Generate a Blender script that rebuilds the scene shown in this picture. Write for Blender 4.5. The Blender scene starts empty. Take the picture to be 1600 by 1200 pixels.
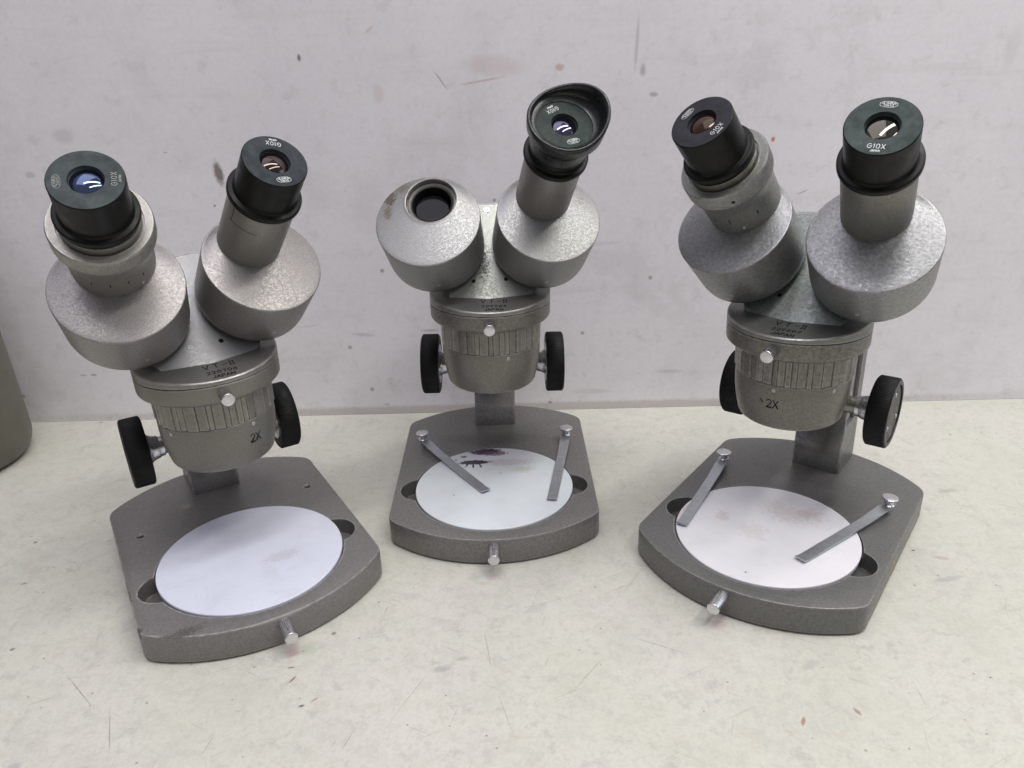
import bpy, bmesh, math, random
from mathutils import Matrix, Vector
random.seed(7)
PI = math.pi
MM = 0.001
scn = bpy.context.scene
col = scn.collection

# ------------------------------------------------------------------ camera
PITCH, ROLL = math.radians(23.322), math.radians(-2.067)
cam_d = bpy.data.cameras.new('camera'); cam = bpy.data.objects.new('camera', cam_d); col.objects.link(cam)
fw = Vector((0, math.cos(PITCH), -math.sin(PITCH)))
up0 = Vector((0, math.sin(PITCH), math.cos(PITCH))); rt0 = Vector((1, 0, 0))
rt = rt0 * math.cos(ROLL) + up0 * math.sin(ROLL)
up = up0 * math.cos(ROLL) - rt0 * math.sin(ROLL)
m = Matrix((( rt.x, up.x, -fw.x, 0), (rt.y, up.y, -fw.y, -486.137 * MM), (rt.z, up.z, -fw.z, 260.41 * MM), (0, 0, 0, 1)))
cam.matrix_world = m
cam_d.sensor_width = 36; cam_d.lens = 1218.412 * 36 / 1600
cam_d.clip_start = 0.02; cam_d.clip_end = 20
scn.camera = cam

# ------------------------------------------------------------------ light
scn.view_settings.view_transform = 'Standard'; scn.view_settings.look = 'None'
scn.view_settings.exposure = -0.16; scn.view_settings.gamma = 1
world = bpy.data.worlds.new('World'); scn.world = world; world.use_nodes = True
wn = world.node_tree; wn.nodes.clear()
wo = wn.nodes.new('ShaderNodeOutputWorld'); wb = wn.nodes.new('ShaderNodeBackground')
wtc = wn.nodes.new('ShaderNodeTexCoord'); wsx = wn.nodes.new('ShaderNodeSeparateXYZ')
wr = wn.nodes.new('ShaderNodeValToRGB')
wr.color_ramp.elements[0].position = 0.0; wr.color_ramp.elements[0].color = (.05, .048, .042, 1)
wr.color_ramp.elements[1].position = 1.0; wr.color_ramp.elements[1].color = (.46, .44, .52, 1)
e = wr.color_ramp.elements.new(.50); e.color = (.060, .058, .050, 1)
e = wr.color_ramp.elements.new(.74); e.color = (.36, .35, .40, 1)
wmr = wn.nodes.new('ShaderNodeMapRange'); wmr.inputs[1].default_value = -1; wmr.inputs[2].default_value = 1
wn.links.new(wtc.outputs['Generated'], wsx.inputs[0]); wn.links.new(wsx.outputs['Z'], wmr.inputs[0])
wn.links.new(wmr.outputs[0], wr.inputs[0]); wn.links.new(wr.outputs[0], wb.inputs[0]); wn.links.new(wb.outputs[0], wo.inputs[0])
wb.inputs[1].default_value = 1.0

def area(name, loc, target, sx, sy, power, color):
    d = bpy.data.lights.new(name, 'AREA'); d.shape = 'RECTANGLE'; d.size = sx; d.size_y = sy
    d.energy = power; d.color = color
    o = bpy.data.objects.new(name, d); col.objects.link(o); o.location = loc
    o.rotation_euler = (Vector(target) - Vector(loc)).to_track_quat('-Z', 'Y').to_euler()
    return o
area('ceiling_tube_light', (0.70, -0.55, 1.35), (0.15, -0.1, 0.0), 1.25, 0.10, 8, (1.0, .98, .90))
area('ceiling_tube_light', (0.22, -0.34, 1.30), (0.06, -0.1, 0), 1.10, 0.12, 8.5, (1.0, .975, .95))
area('window_light', (2.0, -0.3, 0.9), (0, 0, .1), 0.9, 1.0, 7, (.80, .86, 1.0))
area('skylight', (-0.30, 0.0, 2.0), (0, -.1, .1), 2.4, 1.1, 16, (.92, .90, 1.0))

# ------------------------------------------------------------------ node helpers
class NT:
    def __init__(s, name):
        s.m = bpy.data.materials.new(name); s.m.use_nodes = True
        s.t = s.m.node_tree; s.t.nodes.clear()
        s.out = s.t.nodes.new('ShaderNodeOutputMaterial'); s.b = s.t.nodes.new('ShaderNodeBsdfPrincipled')
        s.t.links.new(s.b.outputs[0], s.out.inputs[0])
        s.co = s.t.nodes.new('ShaderNodeTexCoord').outputs['Object']
    def new(s, k): return s.t.nodes.new(k)
    def ln(s, a, b): s.t.links.new(a, b)
    def set(s, name, v):
        i = s.b.inputs[name]
        if hasattr(v, 'is_output') or isinstance(v, bpy.types.NodeSocket): s.ln(v, i)
        else: i.default_value = v
    def map(s, scale=(1, 1, 1), rot=(0, 0, 0), loc=(0, 0, 0), src=None, tex=False):
        n = s.new('ShaderNodeMapping'); n.vector_type = 'TEXTURE' if tex else 'POINT'
        n.inputs['Scale'].default_value = scale; n.inputs['Rotation'].default_value = rot; n.inputs['Location'].default_value = loc
        s.ln(src or s.co, n.inputs[0]); return n.outputs[0]
    def noise(s, scale, detail=3, rough=.5, src=None, dist=0):
        n = s.new('ShaderNodeTexNoise'); n.inputs['Scale'].default_value = scale
        n.inputs['Detail'].default_value = detail; n.inputs['Roughness'].default_value = rough
        n.inputs['Distortion'].default_value = dist
        s.ln(src or s.co, n.inputs['Vector']); return n.outputs['Fac']
    def rng(s, v, a, b, c=0., d=1., smooth=True):
        n = s.new('ShaderNodeMapRange'); n.interpolation_type = 'SMOOTHSTEP' if smooth else 'LINEAR'
        s.ln(v, n.inputs[0])
        for i, q in enumerate((a, b, c, d)): n.inputs[i + 1].default_value = q
        return n.outputs[0]
    def math(s, op, a, b=None):
        n = s.new('ShaderNodeMath'); n.operation = op
        for i, q in enumerate((a, b)):
            if q is None: continue
            if isinstance(q, (int, float)): n.inputs[i].default_value = q
            else: s.ln(q, n.inputs[i])
        return n.outputs[0]
    def mix(s, f, a, b, mode='MIX'):
        n = s.new('ShaderNodeMix'); n.data_type = 'RGBA'; n.blend_type = mode
        for i, q in ((0, f), (6, a), (7, b)):
            if isinstance(q, bpy.types.NodeSocket): s.ln(q, n.inputs[i])
            elif i == 0: n.inputs[0].default_value = q
            else: n.inputs[i].default_value = (*q, 1)
        return n.outputs[2]
    def bump(s, h, strength, dist):
        n = s.new('ShaderNodeBump'); n.inputs['Strength'].default_value = strength; n.inputs['Distance'].default_value = dist
        s.ln(h, n.inputs['Height']); s.ln(n.outputs[0], s.b.inputs['Normal'])
    def spot(s, colr, c, r, color, k, rot=(0, 0, 0), ragged=.6, nscale=400, edge=.35, disturb=None):
        """elliptical stain or painted tone: centre c, radii r in mm, colour, opacity k"""
        v = s.map(scale=tuple(q * MM for q in r), rot=rot, loc=tuple(q * MM for q in c), tex=True)
        n = s.new('ShaderNodeVectorMath'); n.operation = 'LENGTH'; s.ln(v, n.inputs[0])
        d = n.outputs['Value']
        if ragged:
            if disturb is None: disturb = s.noise(nscale, 4, .65)
            d = s.math('ADD', d, s.math('MULTIPLY', s.math('SUBTRACT', disturb, .5), ragged * 2))
        f = s.rng(d, 1.0, edge, 0, k)
        return s.mix(f, colr, color)

def paint(name, base, tone=.22, rough=.42, metal=.35, nscale=900, dirt=.0, dirtcol=(.10, .09, .07), spots=(), bump=.16, wear_highlight=.45):
    t = NT(name)
    n1 = t.noise(nscale, 3, .6)
    f = t.rng(n1, .30, .70)
    lo = tuple(q * (1 - tone) for q in base); hi = tuple(q * (1 + tone) for q in base)
    c = t.mix(f, lo, hi)
    # broad uneven tint and grime
    n2 = t.noise(55, 4, .6)
    c = t.mix(t.rng(n2, .35, .75, 0, .22), c, tuple(q * k for q, k in zip(base, (.86, .88, .80))))
    if dirt:
        n3 = t.noise(130, 6, .7)
        c = t.mix(t.rng(n3, .56, .72, 0, dirt), c, dirtcol)
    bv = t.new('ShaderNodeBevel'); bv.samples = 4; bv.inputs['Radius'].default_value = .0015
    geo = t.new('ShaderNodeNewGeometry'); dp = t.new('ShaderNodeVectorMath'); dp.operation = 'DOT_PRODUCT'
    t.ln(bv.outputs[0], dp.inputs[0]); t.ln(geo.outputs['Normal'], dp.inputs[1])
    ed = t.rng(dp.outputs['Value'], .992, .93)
    c = t.mix(t.math('MULTIPLY', ed, t.rng(t.noise(260, 4, .7), .38, .62, .15, wear_highlight)), c, (.62, .60, .58))  # pale edges: rubbed paint plus an edge highlight painted into the colour
    c = t.mix(t.math('MULTIPLY', ed, t.rng(t.noise(190, 5, .75, src=t.map(loc=(1, 2, 3))), .56, .64, 0, wear_highlight)), c, (.05, .042, .035))
    for sp in spots: c = t.spot(c, **sp)
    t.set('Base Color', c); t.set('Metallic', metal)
    t.set('Roughness', t.rng(t.noise(nscale * .7, 2), .3, .7, rough - .06, rough + .08))
    t.bump(n1, bump, .00025)
    return t.m

def simple(name, base, rough, metal=0., var=.12, nscale=500, bump=0., spec=.5, rvar=.08, dust=0., dustcol=(.25, .26, .25)):
    t = NT(name)
    n = t.noise(nscale, 4, .6)
    c = t.mix(t.rng(n, .3, .7), tuple(q * (1 - var) for q in base), tuple(q * (1 + var) for q in base))
    if dust:
        c = t.mix(t.rng(t.noise(180, 6, .7), .40, .75, 0, dust), c, dustcol)
    t.set('Base Color', c); t.set('Metallic', metal); t.set('Specular IOR Level', spec)
    t.set('Roughness', t.rng(t.noise(nscale * .4, 4), .3, .7, max(.02, rough - rvar), rough + rvar))
    if bump: t.bump(n, bump, .0002)
    return t.m

M = {}
M['black'] = simple('black_plastic', (.0065, .0065, .006), .36, dust=.08, dustcol=(.03, .033, .03), spec=.2)
M['black_face'] = simple('dusty_black_face', (.024, .034, .032), .60, var=.25, dust=.5, dustcol=(.052, .074, .070), spec=.25)
for k_, b_, d_ in (('AL', (.034, .044, .044), (.070, .092, .092)), ('AR', (.018, .024, .030), (.045, .056, .066)), ('BR', (.022, .034, .030), (.045, .068, .060)),
                    ('CL', (.017, .018, .024), (.034, .036, .046)), ('CR', (.030, .044, .042), (.066, .092, .088))):
    M['face_' + k_] = simple('worn_eyepiece_face', b_, .60, var=.25, nscale=260, dust=.75, dustcol=d_, spec=.25)
M['rubber'] = simple('black_rubber', (.009, .0105, .0105), .30, var=.2, dust=.25, dustcol=(.022, .027, .026))
M['knob'] = simple('knob_black', (.0045, .0045, .0045), .48, dust=.08, dustcol=(.02, .02, .02), spec=.25)
M['knobcap'] = simple('knob_cap_grey', (.045, .042, .042), .45)
M['chrome'] = simple('chrome', (.66, .66, .68), .27, 1.0, var=.08, bump=.08)
M['steel'] = simple('brushed_steel', (.46, .48, .51), .42, .85, var=.07, nscale=300, bump=.0)
M['pale_strip'] = simple('pale_strip_metal', (.50, .50, .52), .42, .5)
M['gold'] = simple('tube_metal', (.26, .26, .22), .34, .8)
M['socket'] = simple('socket_metal', (.22, .21, .20), .5, .6)
M['dark'] = simple('dark_void', (.006, .006, .006), .6)
M['white_ink'] = simple('white_ink', (.62, .64, .62), .5, var=.3, nscale=1500)
M['grey_ink'] = simple('grey_ink', (.22, .24, .22), .5, var=.3, nscale=1500)
M['black_ink'] = simple('black_ink', (.012, .012, .011), .7, spec=.1)
def lens_mat(name, base, ior, tint):  # specular tints colour the glints, standing in for window and tube reflections
    t = NT(name); t.set('Base Color', (*base, 1)); t.set('Roughness', .02); t.set('IOR', ior)
    t.set('Specular Tint', (*tint, 1)); return t.m
M['lens_AL'] = lens_mat('blue_reflection_lens', (.004, .004, .010), 2.6, (.45, .60, 1.0))
M['lens_AR'] = lens_mat('dark_lens', (.010, .005, .006), 1.6, (1.0, .80, .70))
M['lens_BR'] = lens_mat('violet_reflection_lens', (.006, .005, .012), 2.2, (.70, .68, 1.0))
M['lens_CL'] = lens_mat('amber_lens', (.022, .010, .006), 1.55, (1.0, .80, .65))
M['lens_CR'] = lens_mat('cream_reflection_lens', (.004, .004, .006), 1.9, (1.0, .92, .72))
t = NT('prism_glass'); t.set('Base Color', (.010, .011, .012, 1)); t.set('Roughness', .10); t.set('IOR', 1.3); M['prism'] = t.m

# ------------------------------------------------------------------ mesh helpers (all lengths in mm)
def finish(bm, angle=32):
    bm.normal_update()
    for f in bm.faces: f.smooth = True
    a = math.radians(angle)
    for ed in bm.edges:
        if len(ed.link_faces) == 2:
            try: ed.smooth = ed.calc_face_angle() < a
            except Exception: pass
def obj(name, bm, mat, parent=None, mx=None, angle=32):
    bmesh.ops.remove_doubles(bm, verts=bm.verts, dist=1e-5)
    bmesh.ops.recalc_face_normals(bm, faces=bm.faces)
    finish(bm, angle)
    if mx is not None: bmesh.ops.transform(bm, matrix=mx, verts=bm.verts)
    bmesh.ops.scale(bm, vec=(MM, MM, MM), verts=bm.verts)
    me = bpy.data.meshes.new(name); bm.to_mesh(me); bm.free()
    me.materials.append(mat)
    o = bpy.data.objects.new(name, me); col.objects.link(o)
    if parent is not None: o.parent = parent
    return o
def fillet(prof, n=4):
    """profile [(r,z,fillet)] -> rounded [(r,z)]"""
    out = []
    for i, p in enumerate(prof):
        f = p[2] if len(p) > 2 else 0
        if not f or i in (0, len(prof) - 1): out.append(p[:2]); continue
        P = Vector(p[:2]); A = Vector(prof[i - 1][:2]); B = Vector(prof[i + 1][:2])
        da = (A - P); db = (B - P); fa = min(f, da.length * .49); fb = min(f, db.length * .49)
        a = P + da.normalized() * fa; b = P + db.normalized() * fb
        for k in range(n + 1):
            s = k / n; q = a * (1 - s) ** 2 + P * 2 * s * (1 - s) + b * s * s
            out.append((q.x, q.y))
    return out
def lathe(prof, seg=96, mx=None, bm=None, rfun=None):
    bm = bm or bmesh.new(); mx = mx or Matrix()
    rings = []
    for i, (r, z) in enumerate(prof):
        if r < 1e-6: rings.append([bm.verts.new(mx @ Vector((0, 0, z)))]); continue
        ring = []
        for k in range(seg):
            th = 2 * PI * k / seg; rr = r + (rfun(th, i, r, z) if rfun else 0)
            ring.append(bm.verts.new(mx @ Vector((rr * math.cos(th), rr * math.sin(th), z))))
        rings.append(ring)
    for a, b in zip(rings, rings[1:]):
        if len(a) == 1 and len(b) == 1: continue
        for k in range(seg):
            k2 = (k + 1) % seg
            if len(a) == 1: bm.faces.new((a[0], b[k2], b[k]))
            elif len(b) == 1: bm.faces.new((a[k], a[k2], b[0]))
            else: bm.faces.new((a[k], a[k2], b[k2], b[k]))
    for ring, z in ((rings[0], 0), (rings[-1], 1)):
        if len(ring) > 1 and prof[0] != prof[-1]: bm.faces.new(ring)
    return bm
def box(x0, x1, y0, y1, z0, z1, bm=None, bev=0.):
    b = bmesh.new()
    vs = [b.verts.new((x, y, z)) for x in (x0, x1) for y in (y0, y1) for z in (z0, z1)]
    for f in ((0, 1, 3, 2), (4, 6, 7, 5), (0, 4, 5, 1), (2, 3, 7, 6), (0, 2, 6, 4), (1, 5, 7, 3)): b.faces.new([vs[i] for i in f])
    bmesh.ops.recalc_face_normals(b, faces=b.faces)
    if bev: bmesh.ops.bevel(b, geom=list(b.edges), offset=bev, segments=2, affect='EDGES', profile=.6)
    if bm is None: return b
    me = bpy.data.meshes.new('tmp'); b.to_mesh(me); b.free(); bm.from_mesh(me); bpy.data.meshes.remove(me); return bm
def prism(poly, z0, z1, mx=None):
    b = bmesh.new(); mx = mx or Matrix()
    lo = [b.verts.new(mx @ Vector((x, y, z0))) for x, y in poly]; hi = [b.verts.new(mx @ Vector((x, y, z1))) for x, y in poly]
    n = len(poly)
    b.faces.new(lo[::-1]); b.faces.new(hi)
    for i in range(n): b.faces.new((lo[i], lo[(i + 1) % n], hi[(i + 1) % n], hi[i]))
    bmesh.ops.recalc_face_normals(b, faces=b.faces)
    return b
def tmpobj(bm):
    me = bpy.data.meshes.new('tmp'); bm.to_mesh(me); bm.free()
    o = bpy.data.objects.new('tmp', me); col.objects.link(o); return o
def boolean(bm, cutters):
    base = tmpobj(bm); cs = []
    for c in cutters:
        co = tmpobj(c); cs.append(co)
        md = base.modifiers.new('b', 'BOOLEAN'); md.object = co; md.operation = 'DIFFERENCE'; md.solver = 'EXACT'
    bpy.context.view_layer.update()
    dg = bpy.context.evaluated_depsgraph_get()
    me = bpy.data.meshes.new_from_object(base.evaluated_get(dg))
    out = bmesh.new(); out.from_mesh(me); bpy.data.meshes.remove(me)
    for o in [base] + cs:
        me = o.data; bpy.data.objects.remove(o); bpy.data.meshes.remove(me)
    return out
def frame(o, zdir, xhint=(1, 0, 0)):
    z = Vector(zdir).normalized(); x = Vector(xhint); x = (x - z * x.dot(z)).normalized(); y = z.cross(x)
    return Matrix(((x.x, y.x, z.x, o[0]), (x.y, y.y, z.y, o[1]), (x.z, y.z, z.z, o[2]), (0, 0, 0, 1)))

# ---- thin stroke lettering
def arc(cx, cy, rx, ry, a0, a1, n=10):
    return [(cx + rx * math.cos(math.radians(a0 + (a1 - a0) * i / n)), cy + ry * math.sin(math.radians(a0 + (a1 - a0) * i / n))) for i in range(n + 1)]
GL = {
 'V': (.62, [[(0, 1), (.31, 0), (.62, 1)]]), 'T': (.6, [[(0, 1), (.6, 1)], [(.3, 1), (.3, 0)]]), '-': (.4, [[(0, .5), (.4, .5)]]),
 'W': (.50, [[(.08, 1), (.08, 0)], [(.42, 1), (.42, 0)], [(0, 1), (.16, 1)], [(.34, 1), (.5, 1)], [(0, 0), (.16, 0)], [(.34, 0), (.5, 0)]]),      # roman numeral two
 'G': (.72, [arc(.38, .5, .38, .5, 45, 360, 14) + [(.42, .5)]]), '1': (.2, [[(0, .8), (.14, 1), (.14, 0)]]),
 '0': (.6, [arc(.3, .5, .3, .5, 0, 360, 16)]), 'O': (.7, [arc(.35, .5, .35, .5, 0, 360, 16)]),
 'X': (.6, [[(0, 0), (.6, 1)], [(0, 1), (.6, 0)]]), '2': (.55, [arc(.27, .72, .27, .28, 160, -30, 8) + [(0, 0), (.56, 0)]]),
 '7': (.55, [[(0, 1), (.55, 1), (.2, 0)]]), '6': (.55, [[(.45, 1), (.08, .45)], arc(.28, .3, .27, .3, 0, 360, 14)]),
 '9': (.55, [[(.1, 0), (.48, .55)], arc(.28, .7, .27, .3, 0, 360, 14)]), '4': (.55, [[(.42, 0), (.42, 1), (0, .3), (.57, .3)]]),
 'J': (.4, [[(.4, 1), (.4, .2)] + arc(.2, .2, .2, .2, 0, -170, 6)]), 'A': (.64, [[(0, 0), (.32, 1), (.64, 0)], [(.12, .35), (.52, .35)]]),
 'P': (.5, [[(0, 0), (0, 1), (.28, 1)] + arc(.28, .75, .22, .25, 90, -90, 8) + [(0, .5)]]), 'N': (.6, [[(0, 0), (0, 1), (.6, 0), (.6, 1)]]),
 'L': (.45, [[(0, 1), (0, 0), (.45, 0)]]), 'Y': (.6, [[(0, 1), (.3, .5), (.6, 1)], [(.3, .5), (.3, 0)]]),
 'M': (.75, [[(0, 0), (0, 1), (.37, .3), (.75, 1), (.75, 0)]]), 'U': (.55, [[(0, 1), (0, .28)] + arc(.275, .28, .275, .28, 180, 360, 8) + [(.55, 1)]]),
 'S': (.5, [arc(.26, .74, .24, .26, 40, 250, 8) + arc(.26, .25, .25, .25, 90, -140, 8)]), 'K': (.55, [[(0, 0), (0, 1)], [(.55, 1), (0, .4)], [(.15, .55), (.55, 0)]]),
 ' ': (.4, []),
}
def text_strokes(s, h, gap=.28, cx=0, cy=0):
    w = sum(GL[c][0] + gap for c in s) - gap; x = -w / 2; out = []
    for c in s:
        for st in GL[c][1]: out.append([(cx + (x + a) * h, cy + (b - .5) * h) for a, b in st])
        x += GL[c][0] + gap
    return out
def ribbons(bm, strokes, w, fn, lift=.06):
    """fn(x,y,lift)->Vector ; every stroke segment is a thin raised bar"""
    k = 0
    for st in strokes:
        for a, b in zip(st, st[1:]):
            d = Vector((b[0] - a[0], b[1] - a[1])); L = d.length
            if L < 1e-6: continue
            d /= L; n = Vector((-d.y, d.x)) * w / 2; A = Vector(a) - d * w * .35; B = Vector(b) + d * w * .35
            k += 1; lf = lift + .0015 * (k % 9)
            top = [bm.verts.new(fn(q.x, q.y, lf)) for q in (A + n, A - n, B - n, B + n)]
            bot = [bm.verts.new(fn(q.x, q.y, -.15)) for q in (A + n, A - n, B - n, B + n)]
            bm.faces.new(top)
            for i in range(4): bm.faces.new((top[i], bot[i], bot[(i + 1) % 4], top[(i + 1) % 4]))
    return bm

# ------------------------------------------------------------------ table and wall
def table_material():
    t = NT('worn_cream_laminate')
    base = (.64, .628, .56)
    c = t.mix(t.rng(t.noise(9, 4, .6), .35, .7), base, (.60, .605, .515))
    c = t.mix(t.rng(t.noise(26, 8, .78), .46, .66, 0, .30), c, (.48, .475, .42))
    c = t.mix(t.rng(t.noise(80, 8, .82, dist=.4), .54, .62, 0, .34), c, (.36, .35, .33))
    c = t.mix(t.rng(t.noise(45, 7, .8, src=t.map(loc=(3, 1, 0))), .55, .66, 0, .28), c, (.54, .46, .33))
    c = t.mix(t.rng(t.noise(520, 4, .75), .42, .62, 0, .20), c, (.42, .41, .37))
    c = t.mix(t.rng(t.noise(150, 5, .75), .46, .62, 0, .26), c, (.44, .42, .37))
    # fine fibres and scratches in several directions
    for rz, sc, lo, k, cc in ((.5, (35, 900, 1), .685, .40, (.32, .29, .24)), (1.9, (45, 1100, 1), .69, .36, (.34, .31, .28)), (2.7, (30, 800, 1), .685, .36, (.36, .30, .22)), (1.2, (90, 1500, 1), .685, .34, (.33, .30, .27))):
        v = t.map(scale=sc, src=t.map(rot=(0, 0, rz)))
        n = t.noise(1, 2, .5, src=v)
        c = t.mix(t.rng(n, lo, lo + .05, 0, k), c, cc)
    sp = t.new('ShaderNodeTexVoronoi'); sp.inputs['Scale'].default_value = 130; t.ln(t.co, sp.inputs['Vector'])
    sel = t.math('GREATER_THAN', sp.outputs['Color'], .63)
    c = t.mix(t.math('MULTIPLY', t.rng(sp.outputs['Distance'], .10, .05, 0, .65), sel), c, (.22, .18, .13))
    sp = t.new('ShaderNodeTexVoronoi'); sp.inputs['Scale'].default_value = 55; t.ln(t.map(loc=(.3, .2, 0)), sp.inputs['Vector'])
    sel = t.math('GREATER_THAN', sp.outputs['Color'], .74)
    c = t.mix(t.math('MULTIPLY', t.rng(sp.outputs['Distance'], .09, .05, 0, .7), sel), c, (.16, .13, .10))
    dn = t.noise(350, 4, .65)
    brown, grey, pink, dk = (.26, .17, .10), (.33, .32, .33), (.56, .36, .36), (.07, .06, .06)
    S = [((-109, -194), (4, 6), 0, pink, .55), ((-101, -193), (5, 6), 0, (.42, .50, .36), .45), ((-107.1, -204.6), (2.2, .8), .1, brown, .85), ((-104.6, -212.3), (.7, 3.2), -.5, brown, .9),
         ((-96.8, -228.1), (1.8, 1.1), .3, dk, .8), ((-92, -225), (3, .6), .7, brown, .6), ((-37, -208.9), (5, 3), .2, grey, .55), ((-28, -203), (4, 1.6), .1, grey, .5),
         ((-16, -197), (17, .35), -1.42, brown, .45), ((-8, -236), (14, .3), -1.3, brown, .35), ((-200, -215), (17, .3), -.75, dk, .55), ((-176, -238), (16, .3), -1.15, dk, .5),
         ((65, -199), (15, .35), -.5, grey, .8), ((60, -150), (20, .3), 1.0, brown, .35), ((115.7, -246.2), (1.0, 3.6), -.5, (.36, .17, .12), .8), ((139.9, -242.2), (1.3, 3), .4, brown, .7),
         ((216.7, -132.6), (1.1, .8), 0, dk, .9), ((228, -140), (6, 2), -.3, (.45, .30, .32), .5), ((266.5, -73.4), (9, 3), .1, grey, .5), ((222, -158), (12, 2.5), .2, grey, .4),
         ((-73, -247), (8, .3), 1.25, brown, .5), ((205, -226), (.8, .5), 0, dk, .8), ((95.5, -186), (6, 4), 0, (.55, .42, .42), .5), ((88, -184), (6, 4), 0, (.44, .52, .40), .35),
         ((-14.1, -143), (5, 4), 0, (.50, .40, .42), .5), ((-24, -143), (5, 4), 0, (.42, .48, .36), .4), ((-72.7, -160), (1.2, .8), 0, brown, .9), ((-68, -166), (.5, 4), -.2, brown, .5),
         ((-270.7, -133.7), (2.4, 1), .5, dk, .6), ((-207, -255), (4, 3), 0, grey, .4), ((-131, -247), (9, .3), 1.4, grey, .7), ((-238, -90), (16, .8), .9, grey, .45), ((-225, -70), (10, 4), .4, grey, .3),
         ((-262, -60), (14, .5), .6, grey, .5), ((-195, -170), (10, 7), .3, grey, .28), ((30, -215), (14, .35), .9, brown, .4), ((170, -235), (9, .3), 1.5, grey, .6), ((-50, -225), (26, .3), 1.1, grey, .5),
         ((14, -165), (28, .25), .3, grey, .5), ((130, -215), (7, 3), .5, grey, .3), ((-98, -92), (5, 3), .3, grey, .3), ((-52, -20), (6, 3), .2, grey, .35)]
    for (x, y), (rx, ry), rz, cc, k in S:
        c = t.spot(c, (x, y, 0), (rx, ry, 50), cc, k, rot=(0, 0, rz), ragged=.5, disturb=dn)
    t.set('Base Color', c)
    t.set('Roughness', t.rng(t.noise(60, 5, .6), .3, .7, .30, .46))
    t.set('Specular IOR Level', .45)
    t.bump(t.noise(250, 4, .6), .06, .0003)
    return t.m
def wall_material():
    t = NT('scuffed_white_board')
    base = (.85, .835, .87)
    c = t.mix(t.rng(t.noise(6, 4, .6), .35, .7), base, (.79, .77, .81))
    # faint horizontal streaks from wiping, vertical pale blotches
    c = t.mix(t.rng(t.noise(1, 4, .6, src=t.map(scale=(8, 8, 90))), .52, .78, 0, .30), c, (.64, .61, .62))
    c = t.mix(t.rng(t.noise(1, 4, .6, src=t.map(scale=(45, 45, 10))), .50, .78, 0, .20), c, (.86, .83, .86))
    c = t.mix(t.rng(t.noise(60, 6, .75), .53, .66, 0, .20), c, (.46, .43, .44))
    c = t.mix(t.rng(t.noise(14, 5, .7, src=t.map(loc=(0, 0, 7))), .50, .66, 0, .30), c, (.62, .58, .59))
    c = t.mix(t.rng(t.noise(300, 4, .7), .42, .62, 0, .07), c, (.40, .38, .39))
    c = t.mix(t.rng(t.noise(35, 5, .7, src=t.map(loc=(2, 0, 5))), .58, .70, 0, .12), c, (.70, .56, .53))
    for rot, sc in ((.5, (40, 1, 900)), (-.4, (50, 1, 1000))):
        n = t.noise(1, 2, .5, src=t.map(scale=sc, src=t.map(rot=(0, rot, 0))))
        c = t.mix(t.rng(n, .71, .76, 0, .25), c, (.42, .39, .39))
    sp = t.new('ShaderNodeTexVoronoi'); sp.inputs['Scale'].default_value = 45; t.ln(t.co, sp.inputs['Vector'])
    sel = t.math('GREATER_THAN', sp.outputs['Color'], .80)
    c = t.mix(t.math('MULTIPLY', t.rng(sp.outputs['Distance'], .09, .05, 0, .6), sel), c, (.26, .20, .17))
    dn = t.noise(300, 4, .65)
    br, gr, orr = (.17, .12, .09), (.30, .28, .29), (.52, .33, .27)
    S = [((-198, 187), (4.2, 11), -.12, br, .85), ((-193, 170), (3.6, 12), .3, gr, .7), ((-205, 165), (1.3, 1.3), 0, br, .6), ((-131.7, 259), (1.6, 3), 0, br, .85), ((-4.7, 250), (28, 9), .1, orr, .22), ((-12, 241), (20, 1.0), -.14, orr, .5),
         ((38.6, 247.6), (4, 3), 0, orr, .6), ((88.7, 260), (1.6, 22), .05, gr, .35), ((93, 244), (2.6, 5), 0, gr, .5), ((100.6, 228.9), (4, 2), 0, gr, .6), ((182.1, 197.9), (1.8, 2.4), 0, (.60, .16, .14), .9),
         ((-40, 242.4), (.7, 9), -.6, gr, .6), ((28.9, 6.3), (2.2, 1.6), 0, br, .7), ((-217, 139.2), (1.2, 1.2), 0, br, .9), ((-323, 39), (3.5, 1.2), 0, gr, .7), ((-331, 39), (4, 1.2), 0, gr, .4), ((-232.4, 202.2), (2, .7), 0, br, .4),
         ((206, 162), (6, .5), -.4, gr, .7), ((-60, 68), (9, 1.5), 0, gr, .4), ((-110, 66), (12, 2), .1, gr, .3), ((-150, 74), (8, .6), -.1, (.62, .60, .60), .6), ((60, 15), (20, 3), 0, gr, .2), ((-98, 8), (3, 1), 0, gr, .5),
         ((-300, 215), (10, 7), 0, (.36, .30, .27), .25), ((-330, 190), (5, 3), 0, gr, .35), ((45, 292), (3, 6), .3, br, .3), ((-84, 274), (5, 1.2), -.6, orr, .4), ((-82, 235), (5, 8), 0, orr, .22), ((120, 30), (14, 2), 0, gr, .25), ((-250, 120), (22, 14), .2, gr, .10),
         ((70, 130), (16, 2), -.05, gr, .14), ((280, 150), (30, 1.2), -.1, gr, .2), ((330, 250), (6, 18), .1, gr, .12), ((0, 3), (500, 5), 0, (.40, .34, .29), .50)]  # last entry: brownish reflection along the wall foot, painted as colour
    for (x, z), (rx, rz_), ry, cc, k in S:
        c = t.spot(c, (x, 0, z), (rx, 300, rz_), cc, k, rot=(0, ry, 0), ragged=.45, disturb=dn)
    t.set('Base Color', c); t.set('Specular IOR Level', .4)
    t.set('Roughness', t.rng(t.noise(40, 5, .6), .3, .7, .34, .50))
    t.bump(t.noise(120, 4, .6), .05, .0004)
    return t.m
WY0, WSL = 65.3, -.0285
bm = box(-900, 900, -900, 64.2, -30, 0)
for v in bm.verts:
    if v.co.y > 0: v.co.y = WY0 - 0.4 + WSL * v.co.x
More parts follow.
